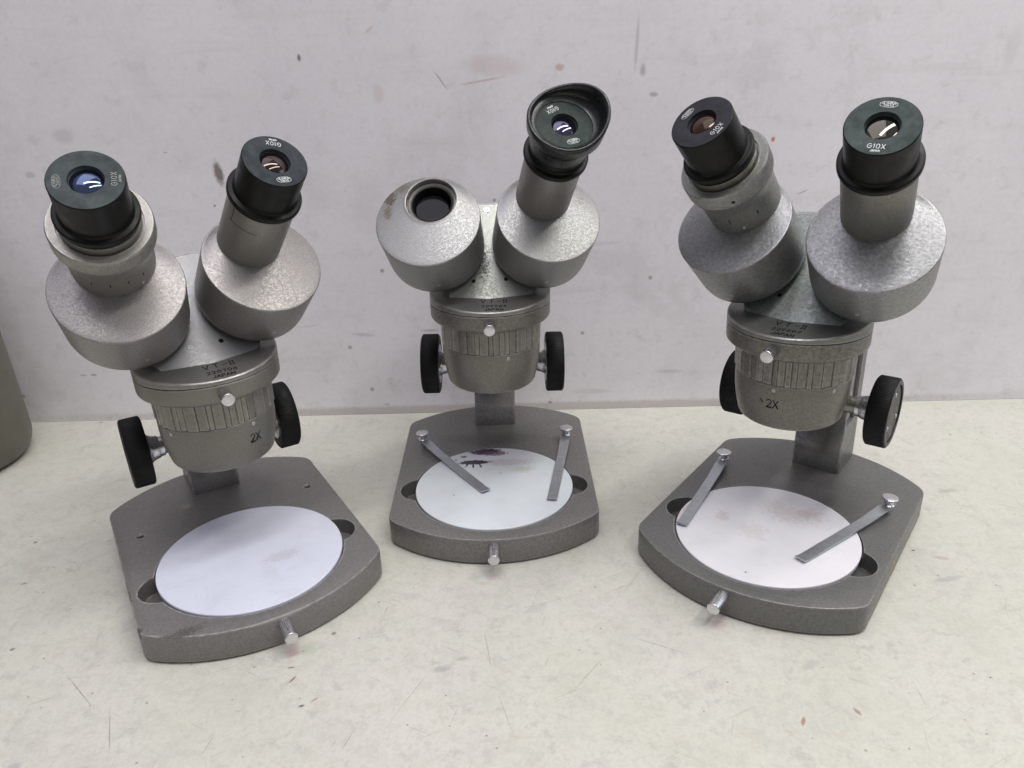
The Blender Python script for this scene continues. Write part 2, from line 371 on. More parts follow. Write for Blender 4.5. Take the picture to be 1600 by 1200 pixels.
o = obj('tabletop', bm, table_material()); o['kind'] = 'structure'; o['label'] = 'scratched cream laminate table surface under the microscopes'
bm = box(-1100, 1100, 0, 14, -60, 900)
o = obj('wall', bm, wall_material())
o.location = (0, WY0 * MM, 0); o.rotation_euler = (0, 0, math.atan(WSL)); o['kind'] = 'structure'; o['label'] = 'scuffed off-white board wall behind the table'

# ------------------------------------------------------------------ canister at the left edge
t = NT('beige_canister_plastic')
c = t.mix(t.rng(t.noise(60, 5, .6), .35, .7), (.13, .122, .095), (.11, .105, .08))
c = t.mix(t.rng(t.noise(25, 4, .6, src=t.map(scale=(1, 1, .35))), .5, .75, 0, .4), c, (.085, .08, .06))
t.set('Base Color', c); t.set('Roughness', .42); t.bump(t.noise(200, 3), .08, .0004)
prof = fillet([(0, 1.0), (40, 0, 1), (49, 3, 3), (53, 12, 6), (52, 60), (49, 168, 4), (46.5, 170, 1), (46.5, 166, 1), (49, 100), (49, 8, 3), (0, 6)])
o = obj('canister', lathe(prof, 128), t.m)
o.location = (-403 * MM, 12 * MM, 0)
o['label'] = 'beige round plastic canister cut off by the left edge of the photo'; o['category'] = 'canister'

# ------------------------------------------------------------------ microscope
HB = 16.407; YR = 17.087; RR = 34.218; ZS = 127.394
TI, DV = math.radians(44.258), math.radians(6.527)
PX, PY, PZ = 32.188, -12.615, 175.414
RP = 27.996; EO = 10.955

def base_poly():
    def circ3(p0, p1, p2, n):      # arc through three points
        ax, ay = p0; bx, by = p1; cx, cy = p2
        d = 2 * (ax * (by - cy) + bx * (cy - ay) + cx * (ay - by))
        ux = ((ax * ax + ay * ay) * (by - cy) + (bx * bx + by * by) * (cy - ay) + (cx * cx + cy * cy) * (ay - by)) / d
        uy = ((ax * ax + ay * ay) * (cx - bx) + (bx * bx + by * by) * (ax - cx) + (cx * cx + cy * cy) * (bx - ax)) / d
        r = math.hypot(ax - ux, ay - uy); a0 = math.atan2(ay - uy, ax - ux); a1 = math.atan2(cy - uy, cx - ux)
        while a1 < a0: a1 += 2 * PI
        return [(ux + r * math.cos(a0 + (a1 - a0) * i / n), uy + r * math.sin(a0 + (a1 - a0) * i / n)) for i in range(n + 1)]
    F = circ3((-60.4, -32.6), (0, -56.9), (60.4, -32.6), 48)
    B = circ3((60.4, 91.2), (0, 116.6), (-60.4, 91.2), 48)
    pts = []
    def trim(L, d0):
        out = list(L)
        while math.dist(out[0], L[0]) < d0: out.pop(0)
        while math.dist(out[-1], L[-1]) < d0: out.pop()
        return out
    Ft, Bt = trim(F, 4), trim(B, 4)
    def bez(a, p, b, n=6): return [tuple((1 - s) ** 2 * a[i] + 2 * s * (1 - s) * p[i] + s * s * b[i] for i in (0, 1)) for s in [k / n for k in range(n + 1)]]
    pts += bez((-60.4, -28), F[0], Ft[0]) + Ft[1:-1] + bez(Ft[-1], F[-1], (60.4, -28)) + bez((60.4, 86.5), B[0], Bt[0]) + Bt[1:-1] + bez(Bt[-1], B[-1], (-60.4, 86.5))
    return pts

def screw_head(bm, mx, r=1.0, h=.35):
    lathe(fillet([(0, h * .55), (r * .35, h * .55), (r * .45, h, .1), (r * .85, h, .1), (r, h * .3), (r, -.8)]), 20, mx, bm)
    return bm

def knurled(prof, ribs, amp, seg, mx, idx):
    return lathe(prof, seg, mx, rfun=lambda th, i, r, z: (amp * (math.cos(th * ribs)) if i in idx else 0))

def microscope(x, y, yaw, lean_x, lean_y, dz, head_yaw, kz, ph, label, kind, serial, text2x, small_marks, emb, P):
    root = bpy.data.objects.new('stereo_microscope', None); col.objects.link(root)
    root.location = (x * MM, y * MM, 0); root.rotation_euler = (0, 0, math.radians(yaw)); root.empty_display_size = .02
    root['label'] = label; root['category'] = 'microscope'; root['group'] = 'stereo microscopes standing on the table'
    LN = Matrix.Rotation(math.radians(lean_x), 4, 'X') @ Matrix.Rotation(math.radians(lean_y), 4, 'Y')
    LZ = LN @ Matrix.Translation((0, 0, dz))               # carriage height
    AX = LZ @ Matrix.Translation((0, YR, 0))               # optical axis
    HD = AX @ Matrix.Rotation(math.radians(head_yaw), 4, 'Z')
    pb, ph_, pt = P['base'], P['head'], P['tube']
    # ---- base
    bm = prism(base_poly(), 1.1, HB)
    top = [e for e in bm.edges if all(abs(v.co.z - HB) < 1e-4 for v in e.verts)]
    bot = [e for e in bm.edges if all(abs(v.co.z - 1.1) < 1e-4 for v in e.verts)]
    bmesh.ops.bevel(bm, geom=top, offset=.7, segments=2, affect='EDGES', profile=.5)
    bot = [e for e in bm.edges if all(abs(v.co.z - 1.1) < 1e-4 for v in e.verts)]
    bmesh.ops.bevel(bm, geom=bot, offset=.9, segments=2, affect='EDGES', profile=.5)
    cut = [lathe([(48.4, HB - 3.2), (48.4, HB + 5)], 128), lathe([(44.5, HB - 11), (44.5, HB + 5)], 96)]
    for sx in (-1, 1):
        cut.append(lathe([(12, HB - 9.5), (12, HB + 5)], 48, Matrix.Translation((sx * 44.6, -1.4, 0))))
        if kind == 'A': cut.append(lathe([(1.7, HB - 8), (1.7, HB - .8), (2.5, HB + .2), (2.5, HB + 3)], 24, Matrix.Translation((sx * 47.8, 55, 0))))
    if kind == 'A':
        bm = boolean(bm, cut)
    else:
        bm = boolean(bm, cut)
    base = obj('base', bm, pb, root, angle=30)
    for fx, fy in ((-46, -28), (46, -28), (-46, 84), (46, 84)):
        obj('added_gap_foot', lathe(fillet([(0, 0), (5.6, 0, .2), (6, 1.4), (0, 1.4)]), 32, Matrix.Translation((fx, fy, 0))), M['rubber'], base)  # unseen feet added to lift the base and leave a dark contact gap
    tilt = P.get('plate_tilt')
    PM = Matrix.Translation((0, 0, HB)) @ (tilt if tilt else Matrix())
    bm = lathe(fillet([(0, -2.8), (47.2, -2.8, .5), (47.5, -1), (47.5, .62, .7), (0, .62)]), 128, PM)
    obj('stage_plate', bm, P['plate'], root)
    # locking screw in the front edge
    fm = frame((0, -54.5, 12.2), (0, -1, -.03), (1, 0, 0))
    pr = fillet([(0, 0), (2.9, 0), (3.1, 2, .3), (3.1, 14.6, .5), (0, 14.6)])
    obj('stage_screw', knurled(pr, 28, .10, 112, fm, {i for i, q in enumerate(pr) if 1 < q[1] < 14.0 and q[0] > 3}), M['chrome'], root)
    # clips
    if kind != 'A':
        for (sx, tx, ty) in P['clips']:
            hx, hy = sx * 48.0, 56.0
            d = Vector((tx - hx, ty - hy)); L = d.length + 4; ang = math.atan2(d.y, d.x)
            bm = bmesh.new()
            prof = [(-4, 20.6), (5, 20.6), (11, 19.9), (22, 18.8), (L - 9, 17.75), (L - 4, 17.7), (L - 1.5, 18.0), (L, 18.6)]
            prev = None
            for i, (s, z) in enumerate(prof):
                w = 3.1 if s > -3 else 2.2
                if s > 12: w = 2.9
                ring = [bm.verts.new((s, w, z)), bm.verts.new((s, -w, z)), bm.verts.new((s, -w, z + .75)), bm.verts.new((s, w, z + .75))]
                if prev:
                    for k in range(4): bm.faces.new((prev[k], prev[(k + 1) % 4], ring[(k + 1) % 4], ring[k]))
                else: bm.faces.new(ring)
                prev = ring
            bm.faces.new(prev)
            cl = obj('stage_clip', bm, M['steel'], root, Matrix.Translation((hx, hy, 0)) @ Matrix.Rotation(ang, 4, 'Z'), angle=40)
            pr = fillet([(0, 15.5), (2.0, 15.5), (2.0, 20.2), (3.0, 20.4), (3.0, 21.6), (2.4, 22.2), (2.3, 24.0), (3.2, 24.4, .3), (4.5, 25.4, .5), (4.4, 26.1, .5), (3, 26.5), (0, 26.6)])
            obj('clip_screw', lathe(pr, 48, Matrix.Translation((hx, hy, 0))), M['chrome'], cl)
    # ---- column: casting with a recess down either side
    prof = [(-14, 83.2), (14, 83.2), (14, 87.0), (11, 87.0), (11, 103), (14, 103), (14, 114.4), (-14, 114.4), (-14, 103), (-11, 103), (-11, 87.0), (-14, 87.0)]
    bm = prism(prof, 46, 152); 
    b2 = box(-14, 14, 83.2, 114.4, HB - 2, 46.0)
    me = bpy.data.meshes.new('t'); b2.to_mesh(me); b2.free(); bm.from_mesh(me); bpy.data.meshes.remove(me)
    bmesh.ops.bevel(bm, geom=[e for e in bm.edges if abs(e.verts[0].co.z - e.verts[1].co.z) > 5 and abs(abs(e.verts[0].co.x) - 14) < .01], offset=.7, segments=2, affect='EDGES')
    cobj = obj('column', bm, pb, root, LN, angle=30)
    for sx in (-1, 1):
        obj('recess_strip', box(11.02 if sx > 0 else -11.7, 11.7 if sx > 0 else -11.02, 87.6, 102.4, 46.6, 150, bev=.2), M['pale_strip'], cobj, LN)  # added pale strip that lightens the recess in each column side
    obj('focus_block', box(-13, 13, 40, 82.6, 66, 117.6, bev=1.2), pb, root, LZ)
    obj('support_arm', box(-17, 17, 46, 83.0, 112, 126.5, bev=1.5), ph_, root, LZ)
    # ---- focus knobs
    kc = (0, 50.378, 74.772 + kz)
    obj('focus_shaft', lathe(fillet([(0, -32), (4.6, -32), (4.6, 32), (0, 32)]), 40, frame(kc, (1, 0, 0), (0, 1, 0))), M['gold'], root, LZ)
    for sx in (-1, 1):
        fm = frame(kc, (sx, 0, 0), (0, 1, 0))
        pr = fillet([(12, 33.6), (17.9, 33.5, .6), (18.7, 34.4), (18.7, 43.4), (18.0, 44.3, .4), (15.6, 44.3, .2), (15.4, 43.3), (0, 43.3)])
        bm = knurled(pr, 110, .16, 440, fm, {i for i, q in enumerate(pr) if 34.2 < q[1] < 43.6 and q[0] > 18.5})
        kn = obj('focus_knob', bm, M['knob'], root, LZ, angle=60)
        pr = fillet([(4.7, 25.4), (5.4, 25.6, .3), (5.6, 27.8, .3), (6.0, 28.2), (6.9, 31.6, 1.2), (8.4, 33.2, .4), (12.5, 33.4), (12.5, 34.2), (4.7, 34.2)])
        obj('knob_hub', lathe(pr + [pr[0]], 64, fm), M['chrome'], kn, LZ)
        bm = lathe(fillet([(0, 43.7), (15.2, 43.7, .3), (15.3, 43.2)]), 64, fm)
        cap = obj('knob_cap', bm, M['knobcap'], kn, LZ)
        pr = [(15.55, 44.0), (15.6, 44.42), (17.6, 44.42), (18.2, 44.0), (15.55, 44.0)]
        obj('knob_rim', lathe(pr, 96, fm), M['knobcap'], kn, LZ)
        bm = bmesh.new()
        for a in (90, 210, 330):
            q = fm @ Vector((10.5 * math.cos(math.radians(a)), 10.5 * math.sin(math.radians(a)), 43.6)); screw_head(bm, frame(q, (sx, 0, 0), (0, 1, 0)), 1.3, .45)
        obj('knob_screw', bm, M['steel'], kn, LZ)
    # ---- objective housing
    pr = fillet([(0, 80.5), (13, 80.5), (14, 78.8, .3), (23.2, 78.2, .9), (25.3, 79.6, 1.3), (27.3, 88.0, 5), (28.25, 96, 3), (28.25, 103.0, .3), (27.6, 103.35), (0, 103.35)])
    hs = obj('objective_housing', lathe(pr, 160, Matrix()), ph_ if P.get('house') is None else P['house'], root, AX)
    obj('objective_lens', lathe(fillet([(0, 82), (5.2, 82), (5.2, 70.4, .4), (4.2, 70), (3.9, 71), (0, 71.2)]), 48), M['steel'], hs, AX)
    def oncyl(ang, z, r=28.2):
        a = math.radians(ang)
        def fn(u, v, l):
            th = a + u / r; return Vector(((r + l) * math.sin(th), -(r + l) * math.cos(th), z + v))
        return fn
    if text2x is not None:
        bm = ribbons(bmesh.new(), [[(px_ / 1, py_ / 1) for px_, py_ in st] for st in text_strokes('2X', 4.2, .2)], .44, oncyl(text2x, 93.4, 28.05 if True else 0), .12)
        obj('magnification_mark', bm, M['black_ink'], hs, AX)
        if kind == 'C':
            bm = ribbons(bmesh.new(), [[(-.7, .7), (0, 0), (.5, -.6)]], .45, oncyl(-11, 94.0, 28.05), .12); obj('paint_chip', bm, M['black_ink'], hs, AX)
    for ang in small_marks:
        f = oncyl(ang, 100.6)(0, 0, 0); n = Vector((f.x, f.y, 0))
        obj('set_screw', screw_head(bmesh.new(), frame(f, n, (0, 0, 1)), 1.0, .3), M['steel'], hs, AX)
    # magnification ring with irregular flutes
    rnd = random.Random(3); edges = []; a = 0
    while a < 360: edges.append(a); a += rnd.choice((5, 7, 9, 12, 6, 10))
    seg = 1080
    def rf(th, i, r, z):
        d = math.degrees(th); k = sum(1 for q in edges if q <= d) - 1; n = [edges[k], edges[k + 1] if k + 1 < len(edges) else 360]
        g = min(d - n[0], n[1] - d); w = .40
        dep = -.42 if g < w else 0
        sl = ((d - n[0]) / (n[1] - n[0]) - .5) * (.8 if k % 3 == 0 else (-.7 if k % 3 == 1 else .2))
        return dep + sl + (-.25 if k % 3 == 1 else 0)
    pr = [(27.0, 103.1), (28.3, 103.35), (28.55, 103.8), (28.75, 117.9), (25, 118.0)]
    obj('magnification_ring', lathe(pr, seg, Matrix(), rfun=rf), P['band'], root, AX, angle=25)
    # mount ring
    z0, z1 = ZS - 9.46, ZS
    pr = fillet([(24, z0 - .6), (31.5, z0 - .6, .6), (RR - .1, z0 + 1.2, 1.4), (RR, z1 - .2, .3), (RR - .9, z1 - .05), (24, z1 - .05)])
    mr = obj('mount_ring', lathe(pr, 160), P['ring'], root, AX)
    fm = frame((0, -33.4, ZS - 4.2), (0, -1, -.04), (1, 0, 0))
    pr = fillet([(0, 0), (2.2, 0), (2.2, 1.4), (3.0, 1.8, .3), (3.1, 9.4, .5), (0, 9.6)])
    obj('clamp_screw', knurled(pr, 28, .10, 112, fm, {i for i, q in enumerate(pr) if 1.8 < q[1] < 9 and q[0] > 2.9}), M['chrome'], mr, AX)
    obj('seam_gap', lathe([(RR - 1.6, z1 - .2), (RR - 1.6, z1 + .8)], 128), M['dark'], mr, AX)
    # name plate disc with its sloping top
    hz = lambda yy: ZS + 2.6 + .1 * (yy + 34)
    bm = bmesh.new(); n = 160
    rb = [bm.verts.new((RR * math.cos(2 * PI * k / n), RR * math.sin(2 * PI * k / n), ZS + .35)) for k in range(n)]
    rtv = [bm.verts.new((RR * math.cos(2 * PI * k / n), RR * math.sin(2 * PI * k / n), hz(RR * math.sin(2 * PI * k / n)) - .5)) for k in range(n)]
    r2 = RR - .55
    rt2 = [bm.verts.new((r2 * math.cos(2 * PI * k / n), r2 * math.sin(2 * PI * k / n), hz(r2 * math.sin(2 * PI * k / n)))) for k in range(n)]
    bm.faces.new(rb[::-1]); bm.faces.new(rt2)
    for A, B in ((rb, rtv), (rtv, rt2)):
        for k in range(n): bm.faces.new((A[k], A[(k + 1) % n], B[(k + 1) % n], B[k]))
    npl = obj('name_plate', bm, P['disc'], root, AX, angle=28)
    tx0 = 2.2
    fn = lambda u, v, l: Vector((tx0 + u, v, hz(v) + l))
    bm = bmesh.new()
    ribbons(bm, [[(p, q - 18.6) for p, q in st] for st in text_strokes('VT', 4.0, .55, cx=-3.4)], .50, fn, .07)
    ribbons(bm, [[(p, q - 18.6) for p, q in st] for st in text_strokes('-W', 4.0, .35, cx=4.8)], .50, fn, .07)
    ribbons(bm, [[(p, q - 25.2) for p, q in st] for st in text_strokes(serial, 2.7, .32, cx=.2)], .42, fn, .07)
    ribbons(bm, [[(p, q - 29.8) for p, q in st] for st in text_strokes('JAPAN', 2.6, .25, cx=.2)], .50, fn, .07)
    obj('name_lettering', bm, M['black_ink'], npl, AX)
    # ---- head body: two planes meeting in a ridge, prism housings sit on them
    bm = bmesh.new()
    def pplane(sd, x, z, off=33.0):
        a = Vector((sd * math.sin(DV), -math.cos(DV) * math.sin(TI), math.cos(DV) * math.cos(TI)))
        pbt = Vector((sd * PX, PY, PZ)) - a * off
        return Vector((x, pbt.y + (-(a.x * (x - pbt.x)) - a.z * (z - pbt.z)) / a.y, z))
    half = [(0, 129.5), (21.5, 129.5), (29, 138), (33, 150), (31, 164), (24, 172), (15, 175.2), (8, 175.8), (0, 175.8)]
    out = [(1, x_, z_) for x_, z_ in half] + [(-1, -x_, z_) for x_, z_ in half[::-1][1:-1]]
    fr = [bm.verts.new(pplane(s, x_, z_)) for s, x_, z_ in out]
    bk = [bm.verts.new(Vector((x_ * .95, 28 if z_ < 140 else 40, z_ - (4 if z_ > 165 else 0)))) for s, x_, z_ in out]
    N = len(out); top_i = len(half) - 1
    bm.faces.new([fr[i] for i in range(0, top_i + 1)]); bm.faces.new([fr[i] for i in list(range(top_i, N)) + [0]])
    bm.faces.new(bk[::-1])
    for i in range(N): bm.faces.new((fr[i], bk[i], bk[(i + 1) % N], fr[(i + 1) % N]))
    bmesh.ops.recalc_face_normals(bm, faces=bm.faces)
    rim = [e for e in bm.edges if all(v in set(fr) for v in e.verts) and not (e.verts[0] in (fr[0], fr[top_i]) and e.verts[1] in (fr[0], fr[top_i]))]
    bmesh.ops.bevel(bm, geom=rim, offset=1.1, segments=3, affect='EDGES')
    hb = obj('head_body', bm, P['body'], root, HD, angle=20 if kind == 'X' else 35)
    for (sx, qx, qz, r, matn) in P['body_screws']:
        q = pplane(sx, qx, qz); a = Vector((sx * math.sin(DV), -math.cos(DV) * math.sin(TI), math.cos(DV) * math.cos(TI)))
        bm = screw_head(bmesh.new(), frame(q - a * .15, a), r, .3)
        obj('body_screw', bm, M[matn], hb, HD)
    # ---- prism housings, tubes, eyepieces
    for sd, sn in ((-1, 'L'), (1, 'R')):
        a = Vector((sd * math.sin(DV), -math.cos(DV) * math.sin(TI), math.cos(DV) * math.cos(TI)))
        F = HD @ frame((sd * PX, PY, PZ), a)
        p_ = math.radians(ph[sn]); off = Vector((EO * math.cos(p_) * sd, EO * math.sin(p_), 0))
        open_ = (kind == 'B' and sn == 'L')
        seg = 128
        rings = [(0, r, z) for r, z in fillet([(18, -33.3), (23.0, -33.2, 2.0), (26.6, -30.3, 2.4), (27.15, -26.4), (27.15, -26.15), (26.95, -26.1), (26.95, -25.85), (27.25, -25.8), (27.98, -1.0), (27.98, -.1, .7), (27.0, .1)], 5)]
        H = 2.4; rend = 14.4
        for k in range(1, 13):
            s = k / 12; hh = H * s
            rings.append((s, 27.0 * (1 - s) + rend * s, .1 + hh))
        if open_:
            rings += [(1, 14.0, H + .25), (1, 13.6, H + .1), (1, 13.5, H - 3.4), (1, 11.6, H - 3.6), (1, 11.3, H - 4.0), (1, 11.2, H - 20)]
        bm = bmesh.new(); rs = []
        for s, r, z in rings:
            rs.append([bm.verts.new((off.x * s + r * math.cos(2 * PI * k / seg), off.y * s + r * math.sin(2 * PI * k / seg), z)) for k in range(seg)])
        for A, B in zip(rs, rs[1:]):
            for k in range(seg): bm.faces.new((A[k], A[(k + 1) % seg], B[(k + 1) % seg], B[k]))
        bm.faces.new(rs[0][::-1]); bm.faces.new(rs[-1])
        hob = obj('prism_housing', bm, P['pod'], root, F, angle=38)
        # set screw low on the front
        aa = math.radians(-90 + (4 if sd < 0 else 2)); q = Vector((27.15 * math.cos(aa), 27.15 * math.sin(aa), -21.5))
        obj('set_screw', screw_head(bmesh.new(), frame(q, (q.x, q.y, .2), (0, 0, 1)), 1.0, .3), M['steel'], hob, F)
        G = F @ Matrix.Translation(off)
        if open_:
            pr = [(13.3, H - 3.2), (13.1, H - 2.6), (12.3, H - 2.4), (11.5, H - 2.9), (11.0, H - 3.8), (10.9, H - 5.0), (13.3, H - 5.0), (13.3, H - 3.2)]
            obj('socket_ring', lathe(pr, 96), M['socket'], hob, G)
            obj('socket_wall', lathe([(10.85, H - 3.0), (10.85, H - 19.5), (10.6, H - 19.5), (10.6, H - 3.0), (10.85, H - 3.0)], 96), M['dark'], hob, G)
            obj('prism_glass', lathe(fillet([(0, H - 19.2), (9.4, H - 19.2), (9.4, H - 8.4), (9.0, H - 7.9, .4), (0, H - 7.8)]), 64), M['prism'], hob, G @ Matrix.Rotation(math.radians(5), 4, 'Y'))
            continue
        diop = (sn == 'L')
        if diop:
            pr = fillet([(0, 1), (17.0, 1.6), (17.35, 4, .2), (17.6, 13), (17.9, 17, 1.5), (18.9, 20.5, 1.5), (20.1, 23.6, 1.2), (20.35, 25, .3), (20.35, 32.0, .6), (19.9, 32.64), (16.6, 32.64), (16.4, 31.5), (0, 31.5)])
            idx = {i for i, q in enumerate(pr) if 24.6 < q[1] < 32.0 and q[0] > 20.2}
            bm = lathe(pr, 720, rfun=lambda th, i, r, z: (.10 * math.cos(th * 144) if i in idx else 0))
            dr = obj('diopter_ring', bm, P['tube2'], root, G, angle=50)
            obj('tube_collar', lathe(fillet([(15, 31), (15.75, 31), (15.75, 36.3), (15, 36.3)]), 96), M['gold'] if kind == 'C' else pt, dr, G)
            # index marks round the lower collar
            bm = bmesh.new()
            for (ang, lh) in ((-128, 1.6), (-104, 2.0), (-80, 1.6), (-57, 1.6)) if kind == 'A' else ((-110, 2.0), (-84, 3.0), (-40, 2.4)):
                a0 = math.radians(ang)
                def fn(u, v, l, a0=a0):
                    zz = 11.5 + v; r = 17.52 + l; return Vector((r * math.cos(a0 + u / r), r * math.sin(a0 + u / r), zz))
                ribbons(bm, [[(0, -lh / 2), (0, lh / 2)]], .45, fn, .10)
                if ang == -104: ribbons(bm, [[(-1.4, lh), (1.4, lh)]], .3, fn, .10)
            obj('index_mark', bm, M['black_ink'], dr, G)
            aa = math.radians(-60 if kind == 'A' else -68); q = Vector((17.4 * math.cos(aa), 17.4 * math.sin(aa), 5.5))
            obj('set_screw', screw_head(bmesh.new(), frame(q, (q.x, q.y, 0), (0, 0, 1)), .8, .3), M['steel'], dr, G)
            if kind == 'C':
                aa = math.radians(-62); q = Vector((20.35 * math.cos(aa), 20.35 * math.sin(aa), 27.5))
                obj('grub_screw', screw_head(bmesh.new(), frame(q, (q.x, q.y, 0), (0, 0, 1)), .9, .15), M['black'], dr, G)
            LC = 59.85
        else:
            pr = fillet([(0, 1), (14.55, 1), (14.7, 4), (14.85, 36.5, .2), (14.3, 36.8), (0, 36.8)])
            tb = obj('eyepiece_tube', lathe(pr, 128), pt, root, G)
            if kind == 'A' or kind == 'B':      # scribed index lines
                bm = bmesh.new()
                def fn(u, v, l): r = 14.82 + l; th = math.radians(-150 if kind == 'A' else -40) + u / r; return Vector((r * math.cos(th), r * math.sin(th), v))
                if kind == 'A': ribbons(bm, [[(-3.5, 26.5), (-3.5, 36)], [(k * 1.2 - 5, 26.5) for k in range(13)]], .32, fn, .03)
                else: ribbons(bm, [[(k * 1.2 - 3, 22 + k * .1) for k in range(7)]], .3, fn, .03)
                obj('index_line', bm, M['black_ink'], tb, G)
            LC = 59.17
        d = LC - 59.17
        face = 59.17 + d
        pr = fillet([(0, 36.4 + d), (15.7, 36.35 + d, .2), (16.3, 37.2 + d, .3), (16.3, 39.1 + d, .35), (15.8, 39.6 + d, .2), (14.2, 39.8 + d, .3), (13.7, 40.5 + d, .4), (13.85, face - .35, .2), (13.5, face - .02), (13.3, face - 2), (12, face - 6), (0, face - 6)])
        ep = obj('eyepiece', lathe(pr, 128), M['black'], root, G, angle=40)
        pr = fillet([(13.5, face - .02), (13.3, face + .02, .1), (6.5, face, .1), (6.3, face - 1.6, .2), (6.0, face - 1.8), (6.0, face - 3.5), (13.3, face - 3.5), (13.5, face - .02)])
        fc = obj('eyepiece_face', lathe(pr, 128), M['face_' + kind + sn], ep, G, angle=40)
        RL = 17.0 if kind + sn == 'CR' else 11.0; z0_ = face - 2.1 - math.sqrt(RL * RL - 36.2)
        pr = [(6.02, face - 2.8)] + [(6.017 * (1 - q / 14), z0_ + math.sqrt(RL * RL - (6.017 * (1 - q / 14)) ** 2)) for q in range(15)]
        obj('lens', lathe(pr, 96), M['lens_' + kind + sn], ep, G, angle=80)
        th = math.radians(emb[sn][0]); ink = M[emb[sn][2]]
        def onface(theta, rad):
            upv = Vector((-math.cos(theta), -math.sin(theta))); xv = Vector((upv.y, -upv.x))
            return lambda u, v, l: Vector((math.cos(theta) * rad + xv.x * u + upv.x * v, math.sin(theta) * rad + xv.y * u + upv.y * v, face + l))
        bm = ribbons(bmesh.new(), text_strokes('G10X', 1.95, .34), .26, onface(th, 9.6), .05)
        ribbons(bm, text_strokes('JAPAN', .85, .25), .2, onface(th, 11.7), .05)
        obj('power_lettering', bm, ink, ep, G)
        th2 = math.radians(emb[sn][1]); fn = onface(th2, 10.0)
        # the badge stands the other way up on the far side: its foot points inwards
        fl = emb[sn][3]
        fn2 = (lambda u, v, l, fn=fn: fn(-u, -v, l)) if fl else fn
        W_, H_ = 3.1, 1.25
        bm = ribbons(bmesh.new(), [[(-W_, -.55), (-W_, .55), (-W_ * .62, H_), (0, H_ * 1.12), (W_ * .62, H_), (W_, .55), (W_, -.55), (W_ * .62, -H_), (0, -H_ * 1.12), (-W_ * .62, -H_), (-W_, -.55)]], .16, fn2, .05)
        ribbons(bm, text_strokes('OLYMPUS', .95, .2, 0, .55), .17, fn2, .05)
        ribbons(bm, text_strokes('TOKYO', .85, .25, 0, -.58), .16, fn2, .05)
        obj('emblem', bm, ink, ep, G)
        if kind == 'B':      # winged rubber eyecup over the eyepiece
            bm = bmesh.new(); seg = 144; rs = []
            for k in range(seg):
                thc = 2 * PI * k / seg
                wv = (.5 + .5 * math.cos(thc - math.radians(24))) ** 3
                h = 3.2 + 8.5 * wv; ro = 18.3 + 1.6 * wv
                rs.append([bm.verts.new((r * math.cos(thc), r * math.sin(thc), z)) for r, z in
                    [(13.9, face - 13.5), (14.5, face - 13.5), (14.6, face - 9), (15.2, face - 6.5), (17.0, face - 4.2), (ro - .4, face - 2.4), (ro, face + h * .3), (ro + .2, face + h - .9), (ro - .1, face + h - .1), (ro - .8, face + h + .2), (ro - 1.5, face + h - .2),
                     (ro - 1.9, face + h * .6), (ro - 2.4, face + h * .35), (15.6, face + 1.2), (14.2, face + .6), (13.6, face + .35), (13.6, face - .4), (13.9, face - 1.2)]])
            for k in range(seg):
                A, B = rs[k], rs[(k + 1) % seg]
                for j in range(len(A)): j2 = (j + 1) % len(A); bm.faces.new((A[j], B[j], B[j2], A[j2]))
            obj('eyecup', bm, M['rubber'], ep, G, angle=60)
    return root

SP = lambda c, r, color, k, **kw: dict(c=c, r=r, color=color, k=k, **kw)
def plate_mat(name, base, spots, scuff=.15):
    t = NT(name)
    c = t.mix(t.rng(t.noise(40, 4, .6), .3, .7), base, tuple(q * .94 for q in base))
    c = t.mix(t.rng(t.noise(60, 6, .75, dist=.5), .50, .66, 0, scuff * 1.5), c, (.48, .46, .47))
    c = t.mix(t.rng(t.noise(1, 3, .6, src=t.map(scale=(60, 900, 60), src=t.map(rot=(0, 0, .7)))), .66, .72, 0, .3), c, (.45, .44, .45))
    sp = t.new('ShaderNodeTexVoronoi'); sp.inputs['Scale'].default_value = 120; t.ln(t.co, sp.inputs['Vector'])
    sel = t.math('GREATER_THAN', sp.outputs['Color'], .78)
    c = t.mix(t.math('MULTIPLY', t.rng(sp.outputs['Distance'], .08, .05, 0, .5), sel), c, (.25, .22, .22))
    for s in spots: c = t.spot(c, **s)
    t.set('Base Color', c); t.set('Roughness', t.rng(t.noise(80, 4), .3, .7, .28, .4)); return t.m

